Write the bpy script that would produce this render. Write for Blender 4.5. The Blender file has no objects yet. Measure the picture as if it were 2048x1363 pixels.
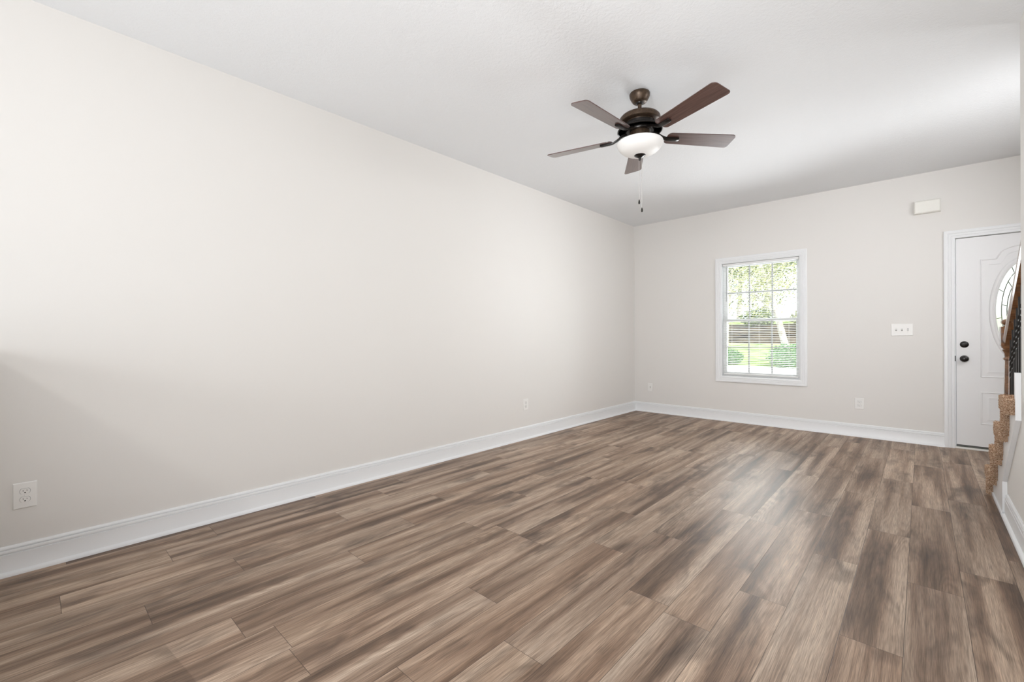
import bpy, math, random
from mathutils import Vector, Matrix

random.seed(7)
S = bpy.context.scene
COL = S.collection
R_ = math.radians

# ------------------------------------------------------------------ camera
IMG_W, IMG_H = 2048.0, 1363.0
F_PX, CY = 887.65, 672.36
CAM_H = 1.1085
cam_d = bpy.data.cameras.new('camera')
cam = bpy.data.objects.new('camera', cam_d)
COL.objects.link(cam)
cam_d.sensor_width = 36.0
cam_d.lens = 36.0 * F_PX / IMG_W
cam_d.shift_x = 0.0
cam_d.shift_y = (CY - IMG_H / 2) / IMG_W      # principal point sits a little above the middle
cam_d.clip_start = 0.02
cam_d.clip_end = 400
yaw, roll = 0.745123, -0.0042851
cam.matrix_world = (Matrix.Translation((0, 0, CAM_H)) @ Matrix.Rotation(yaw, 4, 'Z')
                    @ Matrix.Rotation(math.pi / 2, 4, 'X') @ Matrix.Rotation(roll, 4, 'Z'))
S.camera = cam

# ------------------------------------------------------------------ world, light, exposure
S.view_settings.view_transform = 'Standard'
S.view_settings.look = 'None'
S.view_settings.gamma = 1.0
S.view_settings.use_curve_mapping = False
S.view_settings.exposure = 0.0
S.cycles.use_denoising = True
S.cycles.max_bounces = 10
S.cycles.diffuse_bounces = 6
S.cycles.transparent_max_bounces = 24
S.cycles.sample_clamp_indirect = 6.0
S.cycles.caustics_reflective = False
S.cycles.caustics_refractive = False

W = bpy.data.worlds.new('sky'); S.world = W
W.use_nodes = True
bgn = W.node_tree.nodes['Background']
bgn.inputs['Color'].default_value = (0.86, 0.93, 1.0, 1)
bgn.inputs['Strength'].default_value = 2.7


def lamp(name, kind, energy, loc, rot=(0, 0, 0), color=(1, 1, 1), size=1.0, size_y=None, angle=None, spread=None):
    d = bpy.data.lights.new(name, kind)
    d.energy = energy; d.color = color
    if kind == 'AREA':
        d.size = size
        if size_y:
            d.shape = 'RECTANGLE'; d.size_y = size_y
        if spread:
            d.spread = spread
    if kind == 'SUN' and angle:
        d.angle = angle
    o = bpy.data.objects.new(name, d); COL.objects.link(o)
    o.location = loc
    o.rotation_euler = rot
    return o


def aim(o, target):
    o.rotation_euler = (Vector(target) - o.location).to_track_quat('-Z', 'Y').to_euler()
    return o


DAY = (0.98, 0.99, 1.0)
LIGHTS = [
    # sun outside, high over the side of the house: lights the garden, enters no window
    ('sun', 'SUN', 5.2, (10, -4, 12), (2, 2, 2), (1, 0.95, 0.86), dict(angle=0.0175)),
    # daylight through the wide glazed opening in the rear wall and an upward lamp added as its floor bounce
    ('daylight_rear', 'AREA', 20, (-0.6, -3.40, 1.25), (-0.6, 3, 1.35), DAY, dict(size=3.6, size_y=2.1)),
    ('floor_glow_rear', 'AREA', 14, (-0.5, -2.3, 0.05), (-0.5, -1.6, 2.74), DAY, dict(size=3.0, size_y=1.2)),
    # daylight through unseen stair-hall windows, with one added fill lamp
    ('daylight_stair', 'AREA', 12.5, (1.30, 4.75, 1.75), (-3, 5.3, 1.15), DAY, dict(size=1.3, size_y=1.5, spread=2.3)),
    ('stair_fill', 'AREA', 6.5, (1.30, 4.9, 2.2), (-3.15, 3.6, 1.6), DAY, dict(size=0.5, size_y=0.5, spread=1.0)),  # fill added to brighten the left wall; no glazing here
    ('daylight_landing', 'AREA', 14, (1.20, 4.1, 2.15), (-2.8, 5.2, 1.0), DAY, dict(size=0.35, size_y=0.5, spread=2.5)),
    # daylight through the living-room window, partly thrown up by the bright ground outside
    ('daylight_front', 'AREA', 25, (-1.485, 6.29, 1.31), (-1.485, 0, 1.33), (0.95, 0.98, 1.0), dict(size=0.84, size_y=1.4)),
    ('groundlight_front', 'AREA', 11.5, (-1.485, 5.93, 1.15), (-1.1, 2.0, 2.6), (0.95, 0.98, 1.0), dict(size=0.84, size_y=1.0, spread=1.7)),
    # unseen fill lamps added round the camera to brighten the ceiling and back wall
    ('fill_behind', 'AREA', 21.5, (-0.5, -0.9, 1.3), (-0.9, -0.5, 2.74), DAY, dict(size=0.5, size_y=0.5)),
    ('fill_beside', 'AREA', 27, (0.9, -0.6, 0.7), (-1.2, 2.6, 2.74), DAY, dict(size=2.0, size_y=1.6)),
    ('fill_low', 'AREA', 45, (-0.7, 0.3, 0.12), (-0.9, 2.2, 2.74), DAY, dict(size=2.6, size_y=2.0)),
    ('fill_far', 'AREA', 11, (-0.5, -0.7, 2.0), (-1.0, 6.1, 1.5), DAY, dict(size=0.9, size_y=0.9, spread=1.25)),
    # unseen lamp added to throw the half wall's slanting shadow on the left wall
    ('shadow_lamp', 'AREA', 14, (0.5, -1.5, 2.33), (-2.2, 0.8, 0.9), (1.0, 0.98, 0.95), dict(size=0.16, size_y=0.16)),
]
for _n, _k, _e, _p, _t, _c, _kw in LIGHTS:
    aim(lamp(_n, _k, _e, _p, color=_c, **_kw), _t)


# ------------------------------------------------------------------ materials
def mat(name, color=(0.8, 0.8, 0.8), rough=0.5, metal=0.0, spec=0.5, **kw):
    m = bpy.data.materials.new(name); m.use_nodes = True
    b = m.node_tree.nodes['Principled BSDF']
    b.inputs['Base Color'].default_value = (*color, 1)
    b.inputs['Roughness'].default_value = rough
    b.inputs['Metallic'].default_value = metal
    b.inputs['Specular IOR Level'].default_value = spec
    for k, v in kw.items():
        b.inputs[k].default_value = v
    return m


class NT:
    """short-hand for building node trees"""
    def __init__(self, m):
        self.m = m; self.t = m.node_tree; self.n = self.t.nodes; self.b = self.n['Principled BSDF']

    def node(self, typ, **props):
        o = self.n.new(typ)
        for k, v in props.items():
            setattr(o, k, v)
        return o

    def link(self, a, b):
        self.t.links.new(a, b)

    def math(self, op, a, b=None, clamp=False):
        o = self.node('ShaderNodeMath', operation=op, use_clamp=clamp)
        for i, v in enumerate((a, b)):
            if v is None:
                continue
            if isinstance(v, (int, float)):
                o.inputs[i].default_value = v
            else:
                self.link(v, o.inputs[i])
        return o.outputs[0]

    def noise(self, vec, scale, detail=2.0, rough=0.5, dist=0.0):
        o = self.node('ShaderNodeTexNoise')
        o.inputs['Scale'].default_value = scale; o.inputs['Detail'].default_value = detail
        o.inputs['Roughness'].default_value = rough; o.inputs['Distortion'].default_value = dist
        if vec is not None:
            self.link(vec, o.inputs['Vector'])
        return o.outputs['Fac']

    def ramp(self, fac, stops, interp='LINEAR'):
        o = self.node('ShaderNodeValToRGB')
        o.color_ramp.interpolation = interp
        e = o.color_ramp.elements
        while len(e) > 1:
            e.remove(e[-1])
        e[0].position = stops[0][0]; e[0].color = (*stops[0][1], 1)
        for p, c in stops[1:]:
            x = e.new(p); x.color = (*c, 1)
        self.link(fac, o.inputs['Fac'])
        return o.outputs['Color']

    def mix(self, fac, a, b, blend='MIX'):
        o = self.node('ShaderNodeMix', data_type='RGBA', blend_type=blend)
        for i, v in ((0, fac), (6, a), (7, b)):
            if isinstance(v, (int, float)):
                o.inputs[i].default_value = v
            elif isinstance(v, tuple):
                o.inputs[i].default_value = (*v, 1)
            else:
                self.link(v, o.inputs[i])
        return o.outputs[2]

    def bump(self, h, strength, dist=0.01):
        o = self.node('ShaderNodeBump')
        o.inputs['Strength'].default_value = strength; o.inputs['Distance'].default_value = dist
        self.link(h, o.inputs['Height'])
        self.link(o.outputs['Normal'], self.b.inputs['Normal'])


def srgb(r, g, b):
    return tuple(((c / 255 + 0.055) / 1.055) ** 2.4 if c > 10 else c / 255 / 12.92 for c in (r, g, b))


def wall_material():
    m = mat('greige_wall_paint', (0.735, 0.717, 0.692), 0.62, spec=0.25)
    k = NT(m); tc = k.node('ShaderNodeNewGeometry').outputs['Position']
    k.bump(k.noise(tc, 260, 3, 0.6), 0.06, 0.002)
    return m


def ceiling_material():
    m = mat('white_textured_ceiling', (0.82, 0.84, 0.86), 0.8, spec=0.15)
    k = NT(m); tc = k.node('ShaderNodeNewGeometry').outputs['Position']
    h = k.math('ADD', k.noise(tc, 70, 4, 0.65, 0.8), k.noise(tc, 28, 2, 0.5, 1.2))
    k.bump(h, 0.30, 0.006)
    return m


def floor_material():
    m = mat('grey_brown_plank_floor', (0.3, 0.25, 0.2), 0.4, spec=0.36)
    k = NT(m)
    uv = k.node('ShaderNodeUVMap', uv_map='plank').outputs['UV']
    sep = k.node('ShaderNodeSeparateXYZ'); k.link(uv, sep.inputs[0])
    u, v = sep.outputs[0], sep.outputs[1]
    seed = k.node('ShaderNodeAttribute', attribute_name='seed').outputs['Fac']

    def vec(su, sv, ou=0.0, ov=0.0):
        c = k.node('ShaderNodeCombineXYZ')
        k.link(k.math('ADD', k.math('MULTIPLY', u, su), k.math('MULTIPLY', seed, 17.3 + ou)), c.inputs[0])
        k.link(k.math('ADD', k.math('MULTIPLY', v, sv), k.math('MULTIPLY', seed, 41.7 + ov)), c.inputs[1])
        k.link(k.math('MULTIPLY', seed, 9.1), c.inputs[2])
        return c.outputs[0]
    warp = k.math('MULTIPLY', k.math('SUBTRACT', k.noise(vec(8.0, 1.6, 5, 1), 1.0, 2.0, 0.5), 0.5), 0.022)

    def vecw(su, sv, ou=0.0, ov=0.0):
        c = k.node('ShaderNodeCombineXYZ')
        k.link(k.math('ADD', k.math('MULTIPLY', k.math('ADD', u, warp), su), k.math('MULTIPLY', seed, 17.3 + ou)), c.inputs[0])
        k.link(k.math('ADD', k.math('MULTIPLY', v, sv), k.math('MULTIPLY', seed, 41.7 + ov)), c.inputs[1])
        return c.outputs[0]
    broad = k.noise(vec(13.0, 0.70), 1.0, 2.5, 0.5, 0.15)           # long bands
    smoke = k.noise(vec(8.0, 2.4, 3, 5), 1.0, 3.5, 0.58, 0.35)      # dark clouds round the knots
    fine = k.noise(vecw(430, 9.0, 1, 2), 1.0, 2.0, 0.65)            # limed pores
    line = k.noise(vecw(150, 2.4, 7, 3), 1.0, 3.5, 0.68)             # grain lines
    # cathedral grain: contour lines of a stretched noise field
    field = k.noise(vecw(7.0, 0.8, 2, 8), 1.0, 1.5, 0.4)
    cath = k.math('ABSOLUTE', k.math('SUBTRACT', k.math('FRACT', k.math('MULTIPLY', field, 22.0)), 0.5))
    cathm = k.node('ShaderNodeMapRange'); k.link(cath, cathm.inputs[0])
    cathm.inputs[1].default_value = 0.05; cathm.inputs[2].default_value = 0.40
    base = k.ramp(broad, [(0.29, srgb(88, 70, 56)), (0.42, srgb(130, 108, 91)), (0.54, srgb(160, 139, 121)), (0.72, srgb(185, 166, 148))])
    sm = k.node('ShaderNodeMapRange'); k.link(smoke, sm.inputs[0])
    sm.inputs[1].default_value = 0.53; sm.inputs[2].default_value = 0.70
    c = k.mix(k.math('MULTIPLY', sm.outputs[0], 0.66), base, srgb(74, 60, 51))
    gl = k.ramp(line, [(0.32, (0.74, 0.72, 0.70)), (0.5, (0.99, 0.99, 0.99)), (0.68, (1.16, 1.155, 1.15))])
    c = k.mix(1.0, c, gl, 'MULTIPLY')
    fl = k.ramp(fine, [(0.30, (0.62, 0.60, 0.58)), (0.48, (0.97, 0.97, 0.97)), (0.68, (1.34, 1.335, 1.33))])
    c = k.mix(1.0, c, fl, 'MULTIPLY')
    cm = k.ramp(cathm.outputs[0], [(0.0, (0.80, 0.78, 0.76)), (1.0, (1.06, 1.06, 1.06))])
    # cathedral figure only in patches
    pm = k.node('ShaderNodeMapRange'); k.link(k.noise(vec(4.0, 1.3, 9, 4), 1.0, 1.0), pm.inputs[0])
    pm.inputs[1].default_value = 0.50; pm.inputs[2].default_value = 0.64
    c = k.mix(k.math('MULTIPLY', pm.outputs[0], 0.9), c, k.mix(1.0, c, cm, 'MULTIPLY'))
    # each plank has its own tone
    tone = k.ramp(seed, [(0.0, (0.86, 0.84, 0.83)), (0.25, (1.0, 0.97, 0.94)), (0.5, (0.97, 0.97, 0.98)), (0.75, (1.03, 0.98, 0.94)), (1.0, (1.10, 1.09, 1.09))])
    c = k.mix(1.0, c, tone, 'MULTIPLY')
    # joints between planks
    PW, PL = 0.1786, 1.2195
    du = k.math('MINIMUM', u, k.math('SUBTRACT', PW, u))
    dv = k.math('MINIMUM', v, k.math('SUBTRACT', PL, v))
    d = k.math('MINIMUM', du, dv)
    j = k.node('ShaderNodeMapRange'); k.link(d, j.inputs[0])
    j.inputs[1].default_value = 0.0003; j.inputs[2].default_value = 0.0013
    c = k.mix(j.outputs[0], srgb(70, 56, 47), c)
    k.link(c, k.b.inputs['Base Color'])
    rr = k.math('ADD', 0.35, k.math('MULTIPLY', fine, 0.20))
    k.link(rr, k.b.inputs['Roughness'])
    hh = k.math('ADD', k.math('MULTIPLY', fine, 0.5), k.math('MULTIPLY', j.outputs[0], 1.2))
    k.bump(hh, 0.22, 0.002)
    return m


def wood_material(name, dark, light, rough, su=60, coat=0.0):
    m = mat(name, dark, rough, spec=0.5)
    m.node_tree.nodes['Principled BSDF'].inputs['Coat Weight'].default_value = coat
    m.node_tree.nodes['Principled BSDF'].inputs['Coat Roughness'].default_value = 0.06
    k = NT(m); tc = k.node('ShaderNodeTexCoord').outputs['Object']
    mp = k.node('ShaderNodeMapping'); mp.inputs['Scale'].default_value = (4, su, su)
    k.link(tc, mp.inputs[0])
    n = k.noise(mp.outputs[0], 1.0, 4, 0.6, 0.8)
    k.link(k.ramp(n, [(0.3, dark), (0.7, light)]), k.b.inputs['Base Color'])
    return m


def bronze_material():
    m = mat('oil_rubbed_bronze', (0.035, 0.022, 0.015), 0.36, metal=0.55, spec=0.5)
    k = NT(m); tc = k.node('ShaderNodeTexCoord').outputs['Object']
    n = k.noise(tc, 60, 4, 0.7)
    k.link(k.ramp(n, [(0.3, (0.040, 0.026, 0.018)), (0.72, (0.105, 0.068, 0.042))]), k.b.inputs['Base Color'])
    return m


def carpet_material():
    m = mat('speckled_tan_carpet', (0.3, 0.2, 0.12), 0.95, spec=0.05)
    k = NT(m); tc = k.node('ShaderNodeNewGeometry').outputs['Position']
    n = k.noise(tc, 190, 2, 0.6)
    r = k.node('ShaderNodeNewGeometry').outputs['Random Per Island']
    f = k.math('ADD', k.math('MULTIPLY', n, 0.75), k.math('MULTIPLY', r, 0.4))
    k.link(k.ramp(f, [(0.30, srgb(104, 76, 56)), (0.48, srgb(166, 130, 102)), (0.64, srgb(208, 180, 153)), (0.8, srgb(232, 214, 194))]), k.b.inputs['Base Color'])
    return m


def glass_material(name, tint=(1, 1, 1), frost=0.0):
    m = bpy.data.materials.new(name); m.use_nodes = True
    t = m.node_tree; t.nodes.clear()
    out = t.nodes.new('ShaderNodeOutputMaterial')
    tr = t.nodes.new('ShaderNodeBsdfTransparent'); tr.inputs[0].default_value = (*tint, 1)
    gl = t.nodes.new('ShaderNodeBsdfGlossy'); gl.inputs['Roughness'].default_value = 0.02
    fr = t.nodes.new('ShaderNodeFresnel'); fr.inputs[0].default_value = 1.35
    mx = t.nodes.new('ShaderNodeMixShader')
    t.links.new(fr.outputs[0], mx.inputs[0]); t.links.new(tr.outputs[0], mx.inputs[1]); t.links.new(gl.outputs[0], mx.inputs[2])
    last = mx
    if frost:
        tl = t.nodes.new('ShaderNodeBsdfTranslucent'); tl.inputs[0].default_value = (0.98, 0.98, 0.92, 1)
        m2 = t.nodes.new('ShaderNodeMixShader'); m2.inputs[0].default_value = frost
        t.links.new(mx.outputs[0], m2.inputs[1]); t.links.new(tl.outputs[0], m2.inputs[2]); last = m2
    t.links.new(last.outputs[0], out.inputs[0])
    return m


def leaf_material(name, a, b):
    m = mat(name, a, 0.6, spec=0.2)
    k = NT(m)
    r = k.node('ShaderNodeNewGeometry').outputs['Random Per Island']
    c = k.ramp(r, [(0.0, a), (1.0, b)])
    k.link(c, k.b.inputs['Base Color'])
    tl = k.node('ShaderNodeBsdfTranslucent'); k.link(c, tl.inputs[0])
    mx = k.node('ShaderNodeMixShader'); mx.inputs[0].default_value = 0.45
    k.link(k.b.outputs[0], mx.inputs[1]); k.link(tl.outputs[0], mx.inputs[2])
    k.link(mx.outputs[0], k.n['Material Output'].inputs[0])
    return m


def noise_two(name, a, b, scale, rough=0.9):
    m = mat(name, a, rough, spec=0.1)
    k = NT(m); tc = k.node('ShaderNodeNewGeometry').outputs['Position']
    k.link(k.ramp(k.noise(tc, scale, 4, 0.6), [(0.35, a), (0.65, b)]), k.b.inputs['Base Color'])
    return m


M = dict(
    wall=wall_material(), ceiling=ceiling_material(), floor=floor_material(),
    trim=mat('white_semigloss_trim', (0.795, 0.805, 0.815), 0.32, spec=0.4),
    door=mat('white_door_paint', (0.80, 0.80, 0.805), 0.38, spec=0.4),
    plastic=mat('white_plastic', (0.80, 0.79, 0.77), 0.35, spec=0.45),
    ivory=mat('ivory_plastic_cover', (0.80, 0.79, 0.74), 0.45, spec=0.4),
    slot=mat('dark_slot', (0.02, 0.02, 0.02), 0.6),
    grey=mat('grey_shadow_gap', (0.25, 0.25, 0.25), 0.6),
    vinyl=mat('white_vinyl', (0.78, 0.78, 0.78), 0.4, spec=0.4),
    muntin=mat('grey_backlit_grille', (0.34, 0.34, 0.34), 0.5),  # backlit shade put into the grey of the bars
    slat=mat('white_blind_slat', (0.78, 0.78, 0.77), 0.45, spec=0.3),
    glass=glass_material('clear_glass', (0.97, 0.99, 0.98)),
    leaded=glass_material('textured_leaded_glass', (0.92, 0.94, 0.86), 0.45),
    came=mat('dark_lead_came', (0.035, 0.035, 0.03), 0.5, metal=0.3),
    bronze=bronze_material(),
    black=mat('black_bronze_hardware', (0.012, 0.010, 0.009), 0.3, metal=0.4, spec=0.6),
    iron=mat('black_wrought_iron', (0.012, 0.011, 0.010), 0.3, metal=0.2, spec=0.5),
    blade=wood_material('walnut_fan_blade', srgb(62, 40, 36), srgb(98, 72, 66), 0.3, 70, 0.8),
    oak=wood_material('stained_oak', srgb(80, 52, 31), srgb(134, 92, 58), 0.2, 40, 1.0),
    carpet=carpet_material(),
    bowl=mat('frosted_white_glass', (0.83, 0.825, 0.81), 0.5, spec=0.5),
    chain=mat('pale_metal_chain', (0.62, 0.60, 0.58), 0.35, metal=0.8),
    steel=mat('grey_sweep', (0.10, 0.10, 0.09), 0.5),
    sill=mat('pale_threshold', (0.78, 0.77, 0.74), 0.4),
    lawn=noise_two('sunlit_grass', srgb(116, 136, 78), srgb(178, 190, 132), 1.4),
    drive=noise_two('pale_concrete', srgb(196, 194, 198), srgb(222, 220, 222), 0.8),
    bank=noise_two('leaf_litter_bank', srgb(38, 33, 32), srgb(104, 92, 74), 1.6),
    bark=noise_two('pale_bark', srgb(150, 142, 130), srgb(216, 210, 200), 6),
    leaf_y=leaf_material('yellow_green_leaves', srgb(96, 104, 66), srgb(226, 224, 176)),
    leaf_g=leaf_material('green_leaves', srgb(58, 76, 46), srgb(162, 176, 120)),
    leaf_s=leaf_material('shrub_leaves', srgb(84, 124, 82), srgb(164, 196, 146)),
)


# ------------------------------------------------------------------ mesh helpers
class MB:
    def __init__(self):
        self.v = []; self.f = []

    def add(self, vs, fs):
        o = len(self.v)
        self.v += [tuple(p) for p in vs]
        self.f += [tuple(i + o for i in q) for q in fs]

    def box(self, a, b, mtx=None):
        (x0, y0, z0), (x1, y1, z1) = a, b
        vs = [(x0, y0, z0), (x1, y0, z0), (x1, y1, z0), (x0, y1, z0), (x0, y0, z1), (x1, y0, z1), (x1, y1, z1), (x0, y1, z1)]
        if mtx:
            vs = [mtx @ Vector(p) for p in vs]
        self.add(vs, [(0, 3, 2, 1), (4, 5, 6, 7), (0, 1, 5, 4), (1, 2, 6, 5), (2, 3, 7, 6), (3, 0, 4, 7)])
        return self

    def bevel_box(self, a, b, e, axis=1, sign=-1):
        """a box whose face on one side of axis has a chamfer e"""
        lo, hi = list(a), list(b)
        oth = [i for i in range(3) if i != axis]
        front = lo[axis] if sign < 0 else hi[axis]
        back = hi[axis] if sign < 0 else lo[axis]
        rings = []
        for pos, ins in ((back, 0), (front - sign * e, 0), (front, e)):
            r = []
            for su, sv in ((0, 0), (1, 0), (1, 1), (0, 1)):
                p = [0, 0, 0]
                p[axis] = pos
                p[oth[0]] = (hi if su else lo)[oth[0]] + (-ins if su else ins)
                p[oth[1]] = (hi if sv else lo)[oth[1]] + (-ins if sv else ins)
                r.append(tuple(p))
            rings.append(r)
        self.loft(rings, caps=True)
        return self

    def loft(self, rings, closed=True, caps=False):
        n = len(rings[0]); o = []
        for r in rings:
            o += r
        fs = []
        for i in range(len(rings) - 1):
            for j in range(n if closed else n - 1):
                a = i * n + j; b = i * n + (j + 1) % n
                fs.append((a, b, b + n, a + n))
        if caps:
            fs.append(tuple(range(n - 1, -1, -1)))
            fs.append(tuple(range((len(rings) - 1) * n, len(rings) * n)))
        self.add(o, fs)
        return self

    def lathe(self, prof, c=(0, 0, 0), n=40, mtx=None, cap=True):
        """prof = [(r, z)...] turned about z"""
        rings = []
        for r, z in prof:
            ring = []
            for i in range(n):
                a = 2 * math.pi * i / n
                p = Vector((c[0] + r * math.cos(a), c[1] + r * math.sin(a), c[2] + z))
                if mtx:
                    p = mtx @ p
                ring.append(tuple(p))
            rings.append(ring)
        self.loft(rings, caps=cap)
        return self

    def tube(self, pts, r, n=10, caps=True):
        pts = [Vector(p) for p in pts]
        rr = r if isinstance(r, (list, tuple)) else [r] * len(pts)
        rings = []
        for i, p in enumerate(pts):
            t = (pts[min(i + 1, len(pts) - 1)] - pts[max(i - 1, 0)]).normalized()
            ref = Vector((0, 0, 1)) if abs(t.z) < 0.9 else Vector((1, 0, 0))
            s = t.cross(ref).normalized(); q = s.cross(t)
            rings.append([tuple(p + (s * math.cos(2 * math.pi * k / n) + q * math.sin(2 * math.pi * k / n)) * rr[i]) for k in range(n)])
        self.loft(rings, caps=caps)
        return self

    def sweep(self, path, prof, frame, closed=False):
        """profile (a, b) carried along a polyline with mitred corners; frame(i) -> (origin, A, B) vectors"""
        rings = []
        for i in range(len(path)):
            o, A, B = frame(i)
            rings.append([tuple(Vector(o) + Vector(A) * a + Vector(B) * b) for a, b in prof])
        if closed:
            rings.append(rings[0])
        self.loft(rings, closed=True, caps=not closed)
        return self

    def prism(self, poly, axis, a, b):
        def P(q, d):
            if axis == 0: return (d, q[0], q[1])
            if axis == 1: return (q[0], d, q[1])
            return (q[0], q[1], d)
        self.loft([[P(q, a) for q in poly], [P(q, b) for q in poly]], caps=True)
        return self

    def build(self, name, material, parent=None, smooth=None, bevel=None):
        me = bpy.data.meshes.new(name)
        me.from_pydata(self.v, [], self.f)
        me.materials.append(material)
        me.validate()
        import bmesh
        bm = bmesh.new(); bm.from_mesh(me)
        bmesh.ops.recalc_face_normals(bm, faces=bm.faces)
        bm.to_mesh(me); bm.free()
        if smooth is not None:
            for p in me.polygons:
                p.use_smooth = True
            me.set_sharp_from_angle(angle=R_(smooth))
        o = bpy.data.objects.new(name, me); COL.objects.link(o)
        if bevel:
            md = o.modifiers.new('edge', 'BEVEL'); md.width = bevel; md.segments = 2; md.limit_method = 'ANGLE'; md.angle_limit = R_(40)
        if parent:
            o.parent = parent
            o.matrix_parent_inverse = Matrix.Translation(-Vector(parent.location)) if parent.type == 'EMPTY' and not parent.parent else Matrix.Identity(4)
        return o


def thing(name, loc, label=None, cat=None, group=None, kind=None):
    o = bpy.data.objects.new(name, None); COL.objects.link(o)
    o.location = loc; o.empty_display_size = 0.1
    tag(o, label, cat, group, kind)
    return o


def tag(o, label=None, cat=None, group=None, kind=None):
    if label: o['label'] = label
    if cat: o['category'] = cat
    if group: o['group'] = group
    if kind: o['kind'] = kind
    return o


def struct(o):
    o['kind'] = 'structure'
    return o


# ------------------------------------------------------------------ room dimensions (metres)
XL, YB, H = -3.152, 6.121, 2.74        # left wall, far wall, ceiling
XR = 0.384                             # face of the stair wall
YE = 3.515                             # where that wall ends and the stair opens
XH = 1.34                              # far side of the stair hall
YR, XK = -3.5, 4.0                     # rear wall, kitchen side wall
YK = 0.9                               # near end of the stair wall
TW = 0.14

WX0, WX1, WZ0, WZ1 = -1.927, -1.041, 0.575, 2.050   # window opening
DX0, DX1, DZ1 = 0.238, 1.166, 2.052                  # door opening

# ------------------------------------------------------------------ floor of loose-lay planks
def build_floor():
    PW, PL = 0.1786, 1.2195
    known = {-3: 2.088, -2: 2.70, -1: 2.028, 0: 3.885, -4: 1.72, -6: 1.167, -8: 1.31, -12: 1.111, -16: 0.475, -14: 0.686, -13: 0.316,
             -11: 0.535, -17: 0.708, -5: 0.55, -7: 2.05, -9: 0.62, -10: 1.85, -15: 1.30, 1: 2.95}
    vs, fs, uvs, seeds = [], [], [], []
    rnd = random.Random(11)
    k0 = int(math.floor((XL - 0.2 + 0.05) / PW)); k1 = int(math.ceil((XK + 0.3) / PW))
    for k in range(k0, k1 + 1):
        x0 = -0.05 + k * PW
        y = known.get(k, rnd.uniform(0, PL))
        while y > YR - 0.3:
            y -= PL
        while y < YB + 0.2:
            b = len(vs)
            vs += [(x0, y, 0), (x0 + PW, y, 0), (x0 + PW, y + PL, 0), (x0, y + PL, 0)]
            fs.append((b, b + 1, b + 2, b + 3))
            uvs += [(0, 0), (PW, 0), (PW, PL), (0, PL)]
            seeds.append(rnd.random())
            y += PL
    me = bpy.data.meshes.new('floor'); me.from_pydata(vs, [], fs)
    ul = me.uv_layers.new(name='plank')
    for i, q in enumerate(uvs):
        ul.data[i].uv = q
    at = me.attributes.new('seed', 'FLOAT', 'FACE')
    for i, s in enumerate(seeds):
        at.data[i].value = s
    me.materials.append(M['floor'])
    o = bpy.data.objects.new('floor', me); COL.objects.link(o)
    struct(o)


build_floor()
struct(MB().box((XL - 0.3, YR - 0.4, -0.18), (XK + 0.3, YB + 0.2, -0.004)).build('floor_slab', M['grey']))
struct(MB().box((XL - TW, YR - 3.2, H), (XK + TW, YB + TW, H + 0.15)).build('ceiling', M['ceiling']))  # reaches past the rear wall as an added overhang blocking the sun

# ------------------------------------------------------------------ walls
struct(MB().box((XL - TW, YR - TW, 0), (XL, YB + TW, H)).build('wall_left', M['wall']))
w = MB()
y0, y1 = YB, YB + TW
w.box((XL, y0, 0), (WX0, y1, H)); w.box((WX0, y0, 0), (WX1, y1, WZ0)); w.box((WX0, y0, WZ1), (WX1, y1, H))
w.box((WX1, y0, 0), (DX0, y1, H)); w.box((DX0, y0, DZ1), (DX1, y1, H)); w.box((DX1, y0, 0), (XH + TW, y1, H))
struct(w.build('wall_back', M['wall']))
struct(MB().box((XR, YK, 0), (XR + 0.115, YE, H)).build('wall_right', M['wall']))
struct(MB().box((XH, YK, 0), (XH + TW, YB, H)).build('wall_hall', M['wall']))
struct(MB().box((XH + TW, YK, 0), (XK, YK + TW, H)).box((XR + 0.115, YK, 0), (XH, YK + TW, H)).build('wall_kitchen', M['wall']))
# kitchen side wall with its window opening, rear wall with the wide glazed opening
w = MB(); a, b, c, d = -2.5, -0.1, 0.75, 2.15
w.box((XK, YR, 0), (XK + TW, a, H)); w.box((XK, b, 0), (XK + TW, YK + TW, H)); w.box((XK, a, 0), (XK + TW, b, c)); w.box((XK, a, d), (XK + TW, b, H))
struct(w.build('wall_side', M['wall']))
w = MB(); a, b, c, d = -2.45, 1.25, 0.15, 2.35
w.box((XL, YR - TW, 0), (a, YR, H)); w.box((b, YR - TW, 0), (XK + TW, YR, H)); w.box((a, YR - TW, 0), (b, YR, c)); w.box((a, YR - TW, d), (b, YR, H))
struct(w.build('wall_rear', M['wall']))
# unseen half wall, added beside the camera to shade the left wall
struct(MB().box((XL, -0.75, 0), (-1.35, -0.22, 1.03)).box((XL, -0.80, 1.03), (-1.30, -0.17, 1.07)).build('wall_blocker', M['wall']))
# glazing frames in those two openings
g = MB()
for x in (-2.45, -1.24, -0.03, 1.19):
    g.box((x, YR - 0.10, 0.15), (x + 0.06, YR - 0.05, 2.35))
g.box((-2.45, YR - 0.10, 0.15), (1.25, YR - 0.05, 0.22)).box((-2.45, YR - 0.10, 2.28), (1.25, YR - 0.05, 2.35))
struct(g.build('window_3', M['vinyl']))
g = MB()
for y in (-2.5, -1.33, -0.15):
    g.box((XK + 0.06, y, 0.75), (XK + 0.10, y + 0.05, 2.15))
g.box((XK + 0.06, -2.5, 0.75), (XK + 0.10, -0.1, 0.80)).box((XK + 0.06, -2.5, 2.10), (XK + 0.10, -0.1, 2.15))
struct(g.build('window_2', M['vinyl']))

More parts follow.
